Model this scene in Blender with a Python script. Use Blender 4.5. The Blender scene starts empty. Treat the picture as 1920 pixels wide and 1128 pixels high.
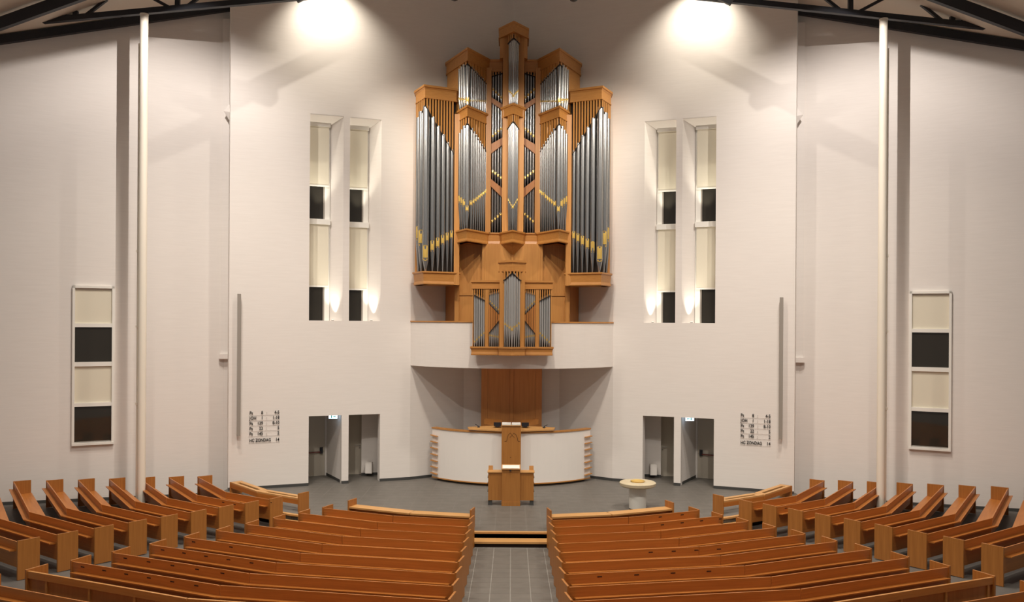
import bpy, math, random
from mathutils import Vector
random.seed(4)
scene = bpy.context.scene
COL = scene.collection

# ------------------------------------------------------------------ camera, world, exposure, lights
F, HZ, TH, CH = 1630.0, 603.0, 0.0064, 5.8      # focal length (px), horizon row, roll, eye height above the stage
cam = bpy.data.cameras.new('camera'); cam_o = bpy.data.objects.new('camera', cam); COL.objects.link(cam_o)
cam.sensor_width = 36.0; cam.lens = 36.0*F/1920.0; cam.shift_y = (HZ-564.0)/1920.0
cam.clip_end = 300; cam_o.location = (0, 0, CH); cam_o.rotation_euler = (math.pi/2, -TH, 0)
scene.camera = cam_o
w = bpy.data.worlds.new('hall_light'); scene.world = w; w.use_nodes = True
w.node_tree.nodes['Background'].inputs[0].default_value = (1.0, 0.93, 0.86, 1)
w.node_tree.nodes['Background'].inputs[1].default_value = 0.19
vs = scene.view_settings
vs.view_transform = 'Standard'; vs.look = 'None'; vs.gamma = 1; vs.use_curve_mapping = False; vs.exposure = 0.0

def lamp(kind, loc, target, power, color=(1, .88, .74), size=.1, cone=90, blend=.3):
    d = bpy.data.lights.new('lamp', kind); o = bpy.data.objects.new('lamp_light', d); COL.objects.link(o)
    d.energy = power; d.color = color; d.shadow_soft_size = size
    o.location = loc
    if kind == 'SPOT': d.spot_size = math.radians(cone); d.spot_blend = blend
    if target is not None:
        o.rotation_euler = (Vector(target)-Vector(loc)).to_track_quat('-Z', 'Y').to_euler()
    return o
# ceiling lamps of the hall (out of frame, above the pews)
for x in (-7.5, 0, 7.5):
    for y in (13.0, 22.5):
        lamp('SPOT', (x, y, 16.0), (x*1.05, y+.6, 0), 3000, (1, .90, .78), .35, 125, .8)
for s in (-1, 1):
    lamp('SPOT', (s*9.0, 24.4, 15.75), (s*13.0, 30.0, 6.0), 1700, (1, .92, .86), .012, 120, .7)     # flood on the side wall
    lamp('SPOT', (s*6.3, 29.35, 17.95), (s*6.5, 30.75, 15.2), 850, (1, .91, .77), .06, 100, 1.0)    # wall washer
    lamp('SPOT', (s*3.0, 25.0, 18.5), (s*8.0, 30.0, 6.5), 880, (1, .92, .82), .05, 78, .6)        # added spot on the angled wall, placed to throw the diagonal beam shadow
    lamp('SPOT', (s*1.62, 24.0, 14.9), (s*1.2, 31.0, 10.4), 1550, (1, .90, .78), .05, 62, 1.0)         # spot on the organ
    lamp('SPOT', (s*7.6, 25.2, 15.2), (s*2.2, 31.6, 11.6), 2500, (1, .91, .77), .05, 46, 1.0)         # added side spot, brightens the outward faces of the organ
    lamp('SPOT', (s*5.0, 13.0, 15.5), (s*8.0, 30.0, 3.0), 2500, (1, .92, .84), .15, 50, 1.0)         # added fill spot in the hall, brightens the lower walls

# ------------------------------------------------------------------ measuring helpers (photo pixel -> place in the hall)
def uv(x, y):
    dx, dy = x-960.0, y-HZ
    return dx+dy*TH, dy-dx*TH
def at(x, y, Y):
    u, v = uv(x, y); return Vector((u*Y/F, Y, CH-v*Y/F))
def onl(x, y, P, Q):
    u, v = uv(x, y); k = u/F
    dx, dy = Q[0]-P[0], Q[1]-P[1]
    t = (k*P[1]-P[0])/(dx-k*dy); Y = P[1]+dy*t
    return t, Vector((k*Y, Y, CH-v*Y/F))
def c1(a, b): return 760+a/3.761, 30+b/3.76
def c2(a, b): return 760+a/3.761, 320+b/3.76
def c3(a, b): return 760+a/3.761, 460+b/3.76
def lerp(pts, t):
    if t <= pts[0][0]: return pts[0][1]
    for (a, za), (b, zb) in zip(pts, pts[1:]):
        if t <= b: return za+(zb-za)*(t-a)/max(b-a, 1e-9)
    return pts[-1][1]

# ------------------------------------------------------------------ mesh helpers
OFF = {}
class MB:
    def __init__(s): s.v = []; s.f = []
    def add(s, vs, fs):
        n = len(s.v); s.v += [Vector(p) for p in vs]; s.f += [tuple(i+n for i in f) for f in fs]; return s
    def hexa(s, p):     # bottom 4, top 4 (counter-clockwise from above)
        return s.add(p, [(3, 2, 1, 0), (4, 5, 6, 7), (0, 1, 5, 4), (1, 2, 6, 5), (2, 3, 7, 6), (3, 0, 4, 7)])
    def box(s, x0, x1, y0, y1, z0, z1):
        return s.hexa([(x0, y0, z0), (x1, y0, z0), (x1, y1, z0), (x0, y1, z0), (x0, y0, z1), (x1, y0, z1), (x1, y1, z1), (x0, y1, z1)])
    def prism(s, poly, z0, z1):     # plan polygon, counter-clockwise from above; z1 number or list
        n = len(poly); zt = z1 if isinstance(z1, (list, tuple)) else [z1]*n; zb = z0 if isinstance(z0, (list, tuple)) else [z0]*n
        a = sum(poly[i][0]*poly[(i+1) % n][1]-poly[(i+1) % n][0]*poly[i][1] for i in range(n))
        if a < 0: poly = poly[::-1]; zt = list(zt)[::-1]; zb = list(zb)[::-1]
        vs = [(p[0], p[1], z) for p, z in zip(poly, zb)]+[(p[0], p[1], z) for p, z in zip(poly, zt)]
        return s.add(vs, [tuple(range(n-1, -1, -1)), tuple(range(n, 2*n))]+[(i, (i+1) % n, n+(i+1) % n, n+i) for i in range(n)])
    def extr(s, poly, vec):         # 3D polygon moved along vec
        n = len(poly); vec = Vector(vec); poly = [Vector(p) for p in poly]
        nn = Vector((0, 0, 0))
        for i in range(n): nn += (poly[i]-poly[0]).cross(poly[(i+1) % n]-poly[0])
        if nn.dot(vec) > 0: poly = poly[::-1]
        return s.add(poly+[p+vec for p in poly], [tuple(range(n)), tuple(range(2*n-1, n-1, -1))]+[(i, n+i, n+(i+1) % n, (i+1) % n) for i in range(n)])
    def beam(s, p, q, w, h):        # w horizontal, h in the vertical plane
        p, q = Vector(p), Vector(q); d = (q-p).normalized(); sd = d.cross(Vector((0, 0, 1)))
        if sd.length < 1e-4: sd = Vector((1, 0, 0))
        sd = sd.normalized()*w/2; up = sd.cross(d).normalized()*h/2
        return s.extr([p-sd-up, p+sd-up, p+sd+up, p-sd+up], q-p)
    def rings(s, rs, n=14, cap=True):   # rs: (center, axis-normal radius) stacked rings along z: [(x,y,z,r)]
        b = len(s.v)
        for (x, y, z, r) in rs:
            for k in range(n):
                a = 2*math.pi*k/n; s.v.append(Vector((x+r*math.cos(a), y+r*math.sin(a), z)))
        for i in range(len(rs)-1):
            for k in range(n):
                s.f.append((b+i*n+k, b+i*n+(k+1) % n, b+(i+1)*n+(k+1) % n, b+(i+1)*n+k))
        if cap:
            s.f.append(tuple(b+k for k in range(n-1, -1, -1))); m = b+(len(rs)-1)*n; s.f.append(tuple(m+k for k in range(n)))
        return s
    def tube(s, pts, r, n=8):
        pts = [Vector(p) for p in pts]; b = len(s.v)
        for i, p in enumerate(pts):
            d = (pts[min(i+1, len(pts)-1)]-pts[max(i-1, 0)]).normalized()
            a = d.cross(Vector((0, 0, 1)));
            if a.length < 1e-3: a = d.cross(Vector((1, 0, 0)))
            a.normalize(); c = a.cross(d)
            for k in range(n):
                t = 2*math.pi*k/n; s.v.append(p+a*(r*math.cos(t))-c*(r*math.sin(t)))
        for i in range(len(pts)-1):
            for k in range(n): s.f.append((b+i*n+k, b+i*n+(k+1) % n, b+(i+1)*n+(k+1) % n, b+(i+1)*n+k))
        s.f.append(tuple(b+k for k in range(n-1, -1, -1))); m = b+(len(pts)-1)*n; s.f.append(tuple(m+k for k in range(n)))
        return s
    def sweep(s, poly, prof):       # prof: closed ring of (outward offset, z); poly runs left to right seen from the pews
        n = len(poly); P = [Vector((p[0], p[1])) for p in poly]; m = []
        for i in range(n):
            ns = []
            for a, b in ((i-1, i), (i, i+1)):
                if a < 0 or b >= n: continue
                d = (P[b]-P[a]).normalized(); ns.append(Vector((d.y, -d.x)))
            if len(ns) == 1: m.append(ns[0])
            else:
                q = (ns[0]+ns[1]); q = q/max(q.length, .2); m.append(q/max(q.dot(ns[0]), .35))
        k = len(prof); b0 = len(s.v)
        for i in range(n):
            for (o, z) in prof: s.v.append(Vector((P[i].x+m[i].x*o, P[i].y+m[i].y*o, z)))
        for i in range(n-1):
            for j in range(k):
                s.f.append((b0+i*k+j, b0+(i+1)*k+j, b0+(i+1)*k+(j+1) % k, b0+i*k+(j+1) % k))
        s.f.append(tuple(b0+j for j in range(k))); s.f.append(tuple(b0+(n-1)*k+j for j in range(k-1, -1, -1)))
        return s
    def build(s, name, mat, parent=None, mx=False, smooth=False, rot=None, loc=None):
        off = OFF.get(parent.name, Vector((0, 0, 0))) if parent else Vector((0, 0, 0))
        me = bpy.data.meshes.new(name)
        if rot is not None: vs = s.v
        else: vs = [(Vector((-p.x, p.y, p.z)) if mx else p)-off for p in s.v]
        me.from_pydata([tuple(p) for p in vs], [], [f[::-1] if mx else f for f in s.f])
        me.materials.append(mat)
        if smooth:
            me.shade_smooth()
            try: me.set_sharp_from_angle(angle=math.radians(38))
            except Exception: pass
        me.update()
        o = bpy.data.objects.new(name, me); COL.objects.link(o)
        if parent: o.parent = parent
        if rot is not None: o.location = Vector(loc)-off; o.rotation_euler = (0, 0, rot)
        OFF[o.name] = off if rot is None else Vector(loc)
        return o
def tag(o, label, cat=None, group=None, kind=None):
    o['label'] = label
    if cat: o['category'] = cat
    if group: o['group'] = group
    if kind: o['kind'] = kind
    return o
def thing(name, loc, label, cat, group=None, kind=None):
    o = bpy.data.objects.new(name, None); COL.objects.link(o); o.location = loc; o.empty_display_size = .2
    OFF[o.name] = Vector(loc); return tag(o, label, cat, group, kind)

# ------------------------------------------------------------------ materials
def mat(name, col, rough=.6, metal=0., noise=None, bump=0., col2=None, emis=None, spec=None):
    m = bpy.data.materials.new(name); m.use_nodes = True; nt = m.node_tree; b = nt.nodes['Principled BSDF']
    b.inputs['Base Color'].default_value = (*col, 1); b.inputs['Roughness'].default_value = rough; b.inputs['Metallic'].default_value = metal
    if spec is not None: b.inputs['Specular IOR Level'].default_value = spec
    if emis: b.inputs['Emission Color'].default_value = (*emis[0], 1); b.inputs['Emission Strength'].default_value = emis[1]
    if noise:
        tc = nt.nodes.new('ShaderNodeTexCoord'); mp = nt.nodes.new('ShaderNodeMapping'); mp.inputs['Scale'].default_value = noise
        nz = nt.nodes.new('ShaderNodeTexNoise'); nz.inputs['Scale'].default_value = 1.0; nz.inputs['Detail'].default_value = 5
        nt.links.new(tc.outputs['Object'], mp.inputs[0]); nt.links.new(mp.outputs[0], nz.inputs['Vector'])
        if col2:
            r = nt.nodes.new('ShaderNodeValToRGB'); r.color_ramp.elements[0].position = .3; r.color_ramp.elements[1].position = .72
            r.color_ramp.elements[0].color = (*col2, 1); r.color_ramp.elements[1].color = (*col, 1)
            nt.links.new(nz.outputs['Fac'], r.inputs[0]); nt.links.new(r.outputs[0], b.inputs['Base Color'])
        if bump:
            bp = nt.nodes.new('ShaderNodeBump'); bp.inputs['Strength'].default_value = bump; bp.inputs['Distance'].default_value = .01
            nt.links.new(nz.outputs['Fac'], bp.inputs['Height']); nt.links.new(bp.outputs[0], b.inputs['Normal'])
    return m
M_wall = mat('painted_wall', (.80, .755, .71), .85, noise=(1.5, 1.5, 22), bump=.12, col2=(.77, .725, .68), spec=.2)
M_white = mat('white_paint', (.82, .78, .735), .6)
M_trimw = mat('window_frame_white', (.82, .80, .74), .5)
M_ceil = mat('ceiling_board', (.62, .55, .46), .9)
M_woodh = mat('pew_oak', (.50, .185, .036), .40, noise=(1.2, 22, 40), col2=(.40, .135, .025))
M_pewend = mat('pew_end_oak', (.42, .165, .034), .42, noise=(22, 22, 1.2), col2=(.34, .125, .025))
M_woodp = mat('pulpit_panel_oak', (.72, .31, .095), .4, noise=(16, 16, .9), col2=(.64, .26, .075))
M_woodv = mat('case_oak_upright', (.52, .245, .062), .45, noise=(26, 26, 1.1), col2=(.43, .185, .044))
M_woodd = mat('lectern_oak', (.42, .180, .040), .45, noise=(24, 24, 1.1), col2=(.35, .14, .030))
M_woodc = mat('case_oak_level', (.52, .242, .062), .45, noise=(1.5, 9, 30), col2=(.44, .19, .046))
M_woodr = mat('red_oak_panel', (.45, .185, .045), .45, noise=(16, 16, .9), col2=(.37, .14, .032))
M_woodl = mat('light_oak', (.60, .33, .12), .45, noise=(1.2, 18, 30), col2=(.52, .27, .09))
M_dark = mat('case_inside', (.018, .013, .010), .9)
M_tin = mat('tin_pipe', (.47, .475, .48), .27, .88, noise=(14, 14, .35), col2=(.30, .305, .31))
M_tin2 = mat('lit_tin_pipe', (.66, .66, .65), .38, .75, noise=(14, 14, .35), col2=(.52, .52, .51))  # paler copy of the tin; light reflected from the hall put into its colour
M_gold = mat('gilded_mouth', (.86, .58, .15), .28, .6)
M_black = mat('black_steel', (.012, .013, .018), .5)
M_col = mat('cream_steel', (.80, .74, .63), .5)
M_tile = mat('grey_floor_tile', (.155, .142, .125), .5, noise=(3, 3, 3), col2=(.128, .117, .103), bump=.05)
M_grout = mat('tile_grout', (.25, .235, .21), .9)
M_floor = mat('grey_floor', (.125, .117, .106), .55, noise=(2, 2, 2), col2=(.105, .098, .09))
M_base = mat('dark_grey_skirting', (.055, .055, .052), .6)
M_glass = mat('night_glass', (.032, .028, .022), .04, spec=.6)
M_blind = mat('roller_blind', (.72, .67, .54), .8)
M_grey = mat('grey_metal', (.30, .27, .235), .5)
M_door = mat('door_paint', (.50, .45, .37), .6)
M_red = mat('red_bar', (.18, .03, .02), .4)
M_ink = mat('black_lettering', (.006, .006, .006), .6)
M_stone = mat('font_stone', (.58, .50, .34), .7, noise=(9, 9, 9), col2=(.52, .44, .30))
M_plast = mat('font_plaster', (.74, .72, .66), .7)
M_paper = mat('paper', (.86, .84, .78), .7)
M_exit = mat('exit_sign_light', (.6, .8, 1), .5, emis=((.62, .82, 1), 3.0))
M_exitg = mat('exit_sign_mark', (.05, .30, .25), .5, emis=((.05, .4, .35), .6))
M_slot = mat('dark_slot', (.02, .008, .004), .8)
M_lens = mat('uplight_lens', (1, .9, .7), .3, emis=((1, .9, .7), 6.0))

# ------------------------------------------------------------------ the hall: plan of walls
CC = (0.0, 33.7)                              # centre of the pew rings
def zc(x): return 20.53-.366*abs(x)           # ceiling
def fz(x, y): return -.34+.0381*(math.hypot(x-CC[0], y-CC[1])-9.65)
WA, WB = Vector((-9.62, 29.55)), Vector((-3.71, 31.84))   # angled main wall (left)
WL = (WB-WA).length; WT = (WB-WA)/WL; WN = Vector((WT.y, -WT.x))       # along, towards the pews
def wp(s_, d=0.0): p = WA+WT*s_-WN*d; return (p.x, p.y)
def ws(x, y, d=0.0):     # s and z on the main wall at depth d behind its face
    a = wp(0, d); b = wp(WL, d); t, p = onl(x, y, a, b); return t*WL, p.z
SA, SB = (-19.5, 28.8+.525*(13.17-19.5)), (-9.3, 28.8+.525*(13.17-9.3))    # side wall (set back)
NB = (-1.83, 33.2)

def wall_piece(mb, s0, s1, z0, z1, th=.6, s0b=None, s1b=None):
    a, b = wp(s0), wp(s1); c = wp(s1 if s1b is None else s1b, th); d = wp(s0 if s0b is None else s0b, th)
    pl = [a, b, c, d]
    mb.prism(pl, z0, [min(z1, zc(p[0])) if z1 > 15 else z1 for p in pl])
dA0, dA1 = ws(578.6, 840)[0], ws(640.5, 840)[0]; dB0, dB1 = ws(653.5, 840)[0], ws(712, 840)[0]
w10, w11 = ws(580.5, 400)[0], ws(643.5, 400)[0]; w20, w21 = ws(655.5, 400)[0], ws(714.5, 400)[0]
GD = .55
g11, g21 = ws(617, 400, GD)[0], ws(689, 400, GD)[0]
DT, WB0, WT0 = 2.44, 5.80, 13.05
def build_walls(mx, side):
    m = MB()
    wall_piece(m, 0, dA0, 0, DT, .35); wall_piece(m, dA1, dB0, 0, DT, .35); wall_piece(m, dB1, WL, 0, DT, .35)
    wall_piece(m, 0, WL, DT, WB0)
    wall_piece(m, 0, w10, WB0, WT0); wall_piece(m, w11, w20, WB0, WT0, GD+.05, s0b=g11); wall_piece(m, w21, WL, WB0, WT0, GD+.05, s0b=g21)
    # heads of the two window openings, sloping down to the glass
    for a, b in ((w10, w11), (w20, w21)):
        p = [wp(a), wp(b), wp(b, GD+.05), wp(a, GD+.05)]
        m.prism(p, [WT0, WT0, WT0-.24, WT0-.24], WT0+.02)
    wall_piece(m, 0, WL, WT0, 99)
    tag(m.build('wall_main_'+side, M_wall, mx=mx), f'angled white wall with two tall windows and two doorways {side} of the organ', 'wall', kind='structure')
    m = MB(); a, b = SA, SB; d = Vector((b[0]-a[0], b[1]-a[1])).normalized(); n = Vector((-d.y, d.x))*.3
    pl = [a, b, (b[0]+n.x, b[1]+n.y), (a[0]+n.x, a[1]+n.y)]
    m.prism(pl, -.6, [zc(p[0]) for p in pl])
    tag(m.build('wall_side_'+side, M_wall, mx=mx), f'white outer wall set back behind the pews on the {side}', 'wall', kind='structure')
    m = MB(); pl = [(-3.71, 31.84), NB, (-1.83, 33.6), (-3.71, 33.6)]
    m.prism(pl, 0, 7.2)
    tag(m.build('wall_niche_'+side, M_wall, mx=mx), f'white slanting wall of the organ niche on the {side}', 'wall', kind='structure')
    m = MB(); e = WB+WT*(3.71/WT.x); pl = [(-3.71, 31.84), (0, e.y), (0, 34.0), (-3.71, 34.0)]
    m.prism(pl, 7.2, [zc(p[0]) for p in pl])
    tag(m.build('wall_organ_'+side, M_wall, mx=mx), f'white wall rising behind the {side} half of the organ', 'wall', kind='structure')
    # skirting
    m = MB()
    for s0, s1 in ((0, dA0), (dA1, dB0), (dB1, WL)):
        a, b = wp(s0, -.012), wp(s1, -.012); m.prism([a, b, wp(s1, .01), wp(s0, .01)], 0, .10)
    a, b = (-3.71, 31.828), (-1.83, 33.188); m.prism([a, b, (b[0], b[1]+.02), (a[0], a[1]+.02)], 0, .10)
    tag(m.build('baseboard_main_'+side, M_base, mx=mx), f'dark grey skirting along the angled wall on the {side}', 'skirting', kind='structure')
    m = MB(); d = Vector((SB[0]-SA[0], SB[1]-SA[1])).normalized(); n = Vector((d.y, -d.x))*.015
    m.prism([(SA[0]+n.x, SA[1]+n.y), (SB[0]+n.x, SB[1]+n.y), SB, SA], -.45, [fz(*SA)+.09, fz(*SB)+.09, fz(*SB)+.09, fz(*SA)+.09])
    tag(m.build('baseboard_side_'+side, M_base, mx=mx), f'dark grey skirting along the outer wall on the {side}', 'skirting', kind='structure')
    # shallow pilaster with ledge and pointed bracket in the gap between the walls
    m = MB(); x0 = at(411, 700, 30.2).x
    m.box(x0, -9.6, 30.33, 30.5, 4.6, 16.3); m.box(x0+.09, -9.6, 30.4, 30.5, -.4, 4.6); m.box(x0-.02, -9.6, 30.2, 30.5, 4.45, 4.62)
    q = [at(419, 208, 30.0), at(431, 194, 30.0), at(431, 227, 30.0)]
    m.add([q[0], q[1], q[2], q[0]+Vector((.25, .5, 0)), q[1]+Vector((0, .5, 0)), q[2]+Vector((0, .5, 0)), at(431, 210, 29.86)],
          [(0, 6, 1), (0, 2, 6), (1, 6, 4), (6, 2, 5), (4, 6, 5), (0, 1, 4, 3), (2, 0, 3, 5)])
    tag(m.build('trim_'+('1' if side == 'left' else '2'), M_wall, mx=mx), f'narrow white pilaster with ledge where the walls meet on the {side}', 'pilaster', kind='structure')
    # lobby behind the doorways
    m = MB()
    bA = onl(611, 891, (-8.2, 32.0), (-5.5, 33.1))[1]; f0 = wp(dA1, .3); f1 = wp(dB0, .3)
    kx = .30
    m.prism([f0, f1, (bA.x+kx, 32.85), (bA.x, 32.62)], 0, DT)       # partition between the doorways
    bl = (-8.6, 31.85)
    m.prism([bl, (bA.x, 32.62), (bA.x, 32.92), (-8.6, 32.15)], 0, DT)    # back wall A
    m.prism([wp(dA0-.25, .3), wp(dA0-.05, .3), (-8.35, 32.0), (-8.6, 31.9)], 0, DT)
    q0 = at(679.5, 890, 32.85); q1 = at(682, 887, 32.5)
    m.prism([(bA.x+.25, 32.75), (q0.x, 32.95), (q0.x, 33.2), (bA.x+.25, 33.0)], 0, DT)   # back wall B
    m.prism([(q0.x, 32.6), (-4.55, 32.9), (-4.55, 33.25), (q0.x, 33.2)], 0, DT)
    m.prism([wp(dB1+.03, .3), wp(dB1+.2, .3), (-4.4, 33.1), (-4.6, 33.0)], 0, DT)
    m.prism([wp(dA0-.3, .3), wp(dB1+.3, .3), (-4.3, 33.3), (-8.7, 32.4)], DT, DT+.05)
    tag(m.build('wall_lobby_'+side, M_wall, mx=mx), f'walls of the small lobby behind the doorways on the {side}', 'wall', kind='structure')
    m = MB(); m.prism([(q0.x-.0, 32.585), (-4.6, 32.885), (-4.6, 32.9), (q0.x, 32.6)], 0, .1)
    v = Vector((bA.x-f0[0], 32.62-f0[1])).normalized(); nn = Vector((-v.y, v.x))*.012
    m.prism([(f0[0]+nn.x, f0[1]+nn.y), (bA.x+nn.x, 32.62+nn.y), (bA.x, 32.62), f0], 0, .1)
    tag(m.build('baseboard_lobby_'+side, M_base, mx=mx), f'dark grey skirting inside the lobby on the {side}', 'skirting', kind='structure')
    # doors
    k = 1 if side == 'left' else 3
    d = thing(f'door_{k}', ((-1 if not mx else 1)*7.5, 32.2, 0), f'escape door with red push bar in the outer doorway {side} of the organ', 'door', kind='structure')
    sl = (32.62-31.85)/(bA.x+8.6); yy = lambda x: 31.85+sl*(x+8.6)
    x0, x1 = bA.x-1.15, bA.x-.06
    MB().prism([(x0, yy(x0)-.05), (x1, yy(x1)-.05), (x1, yy(x1)-.005), (x0, yy(x0)-.005)], .01, 2.3).build('door_leaf', M_door, d, mx)
    MB().prism([(x0, yy(x0)-.08), (x1, yy(x1)-.08), (x1, yy(x1)-.052), (x0, yy(x0)-.052)], .92, .925).build('panel_joint', M_grey, d, mx)
    zb = at(600, 846, 32.5).z
    MB().tube([(x0+.1, yy(x0)-.17, zb-.03), (x1-.1, yy(x1)-.17, zb)], .02).build('push_bar', M_red, d, mx, True)
    MB().box(x1-.15, x1-.05, yy(x1)-.2, yy(x1)-.05, zb-.06, zb+.16).build('bar_housing', M_black, d, mx)
    d = thing(f'door_{k+1}', ((-1 if not mx else 1)*6.0, 32.9, 0), f'plain door with lever handle in the inner doorway {side} of the organ', 'door', kind='structure')
    x0, x1 = bA.x+.3, q0.x-.02
    MB().prism([(x0, 32.70), (x1, 32.87), (x1, 32.93), (x0, 32.76)], .01, 2.3).build('door_leaf', M_door, d, mx)
    zh = at(675, 834, 32.8).z
    MB().tube([(x1-.07, 32.83, zh), (x1-.07, 32.78, zh), (x1-.25, 32.75, zh)], .012).build('handle', M_grey, d, mx, True)
    MB().rings([(x1-.09, 32.84, zh-.12, .025), (x1-.09, 32.84, zh-.08, .025)], 8).build('lock', M_grey, d, mx)
    # white wall box in the inner lobby
    p0, p1 = at(687, 865, 32.6), at(699, 885, 32.6)
    if True:
        m = MB(); m.box(p0.x, p1.x, 32.35, 32.58, p1.z, p0.z)
        tag(m.build('wall_box', M_white, mx=mx), f'small white box low on the lobby wall {side} of the organ', 'box')
    # exit sign
    e = at(624.5, 779.5, 31.15)
    sg = thing('exit_sign', ((e.x if not mx else -e.x), e.y, e.z), f'small glowing exit sign hung in the doorway on the {side}', 'sign')
    MB().box(e.x-.15, e.x+.15, e.y-.02, e.y+.02, e.z-.09, e.z+.06).build('light_panel', M_exit, sg, mx)
    MB().box(e.x-.15, e.x+.15, e.y-.025, e.y+.03, e.z+.06, e.z+.10).build('housing', M_white, sg, mx)
    m = MB(); m.box(e.x-.07, e.x-.03, e.y-.028, e.y-.021, e.z-.07, e.z+.03); m.box(e.x-.0, e.x+.08, e.y-.028, e.y-.021, e.z-.03, e.z-.005)
    m.extr([(e.x+.06, e.y-.021, e.z-.055), (e.x+.11, e.y-.021, e.z-.018), (e.x+.06, e.y-.021, e.z+.02)], (0, -.007, 0))
    m.build('pictogram', M_exitg, sg, mx)
    # two tall windows
    for j, (a, gb, nm) in enumerate(((w10, g11, 'outer'), (w20, g21, 'inner'))):
        num = j+1+(0 if side == 'left' else 2)
        c = wp(a, GD); win = thing(f'window_{num}', ((c[0] if not mx else -c[0]), c[1], WB0), f'{nm} tall window with two blinds in the wall {side} of the organ', 'window', kind='structure')
        px = 600 if j == 0 else 672
        Y = wp((a+gb)/2, GD)[1]; zz = lambda y: at(px, y, Y).z
        off = 6*j
        def pan(s0, s1, z0, z1, d0, d1): return MB().prism([wp(s0, d0), wp(s1, d0), wp(s1, d1), wp(s0, d1)], z0, z1)
        s0 = a-.35
        st = .16
        pan(s0, gb+.1, zz(412+off), zz(350+off), GD, GD+.03).build('pane', M_glass, win, mx)
        pan(s0, gb+.1, WB0, zz(537+off), GD, GD+.03).build('pane', M_glass, win, mx)
        pan(s0, gb+.1, zz(350+off), WT0-.22, GD, GD+.03).build('pane', M_glass, win, mx)
        pan(s0, gb+.1, zz(537+off), zz(420+off), GD, GD+.03).build('pane', M_glass, win, mx)
        pan(gb-st, gb+.02, WB0, WT0-.22, GD-.05, GD-.002).build('frame_stile', M_grey if False else M_trimw, win, mx)
        pan(gb-st-.05, gb-st, WB0, WT0-.22, GD-.03, GD-.002).build('frame_edge', M_grey, win, mx)
        pan(s0, gb+.02, zz(421+off), zz(411+off), GD-.16, GD-.001).build('transom', M_trimw, win, mx)
        pan(s0, gb+.02, zz(238+off), zz(230+off), GD-.12, GD-.001).build('head_rail', M_trimw, win, mx)
        for b0, b1 in ((236, 347), (420, 535)):
            bl = pan(s0, gb-.03, zz(b1+off), zz(b0+off), GD-.10, GD-.085).build('blind', M_blind, win, mx)
            pan(s0, gb-.03, zz(b1+3+off), zz(b1+off), GD-.105, GD-.08).build('bottom_rail', M_trimw, bl, mx)
        # uplight on the sill
        us = gb+.09; p = wp(us, .20)
        u = MB().rings([(p[0], p[1], WB0, .045), (p[0], p[1], WB0+.03, .045)], 12).build('uplight', M_grey, mx=mx)
        tag(u, f'small round uplight on the sill of the {nm} window {side} of the organ', 'lamp')
        MB().rings([(p[0], p[1], WB0+.03, .035), (p[0], p[1], WB0+.034, .035)], 12).build('lens', M_lens, u, mx)
        q = wp(us-.06, .42); sx = -1 if mx else 1
        lamp('SPOT', (sx*p[0], p[1], WB0+.06), (sx*q[0], q[1], WB0+4.0), 170, (1, .93, .78), .03, 60, 1.0)
        q = wp((a+gb)/2, .25); zt_ = zz(410+off)+.02
        lamp('SPOT', (sx*q[0], q[1], zt_), (sx*q[0], q[1]+.1, zt_+3), 190, (1, .95, .80), .04, 60, 1.0)  # extra spot without a fixture, added to brighten the window head
build_walls(False, 'left'); build_walls(True, 'right')
m = MB(); m.box(-1.83, 1.83, 33.2, 33.6, 0, 7.2)
tag(m.build('wall_niche_back', M_wall), 'flat white back wall of the organ niche', 'wall', kind='structure')

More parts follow.
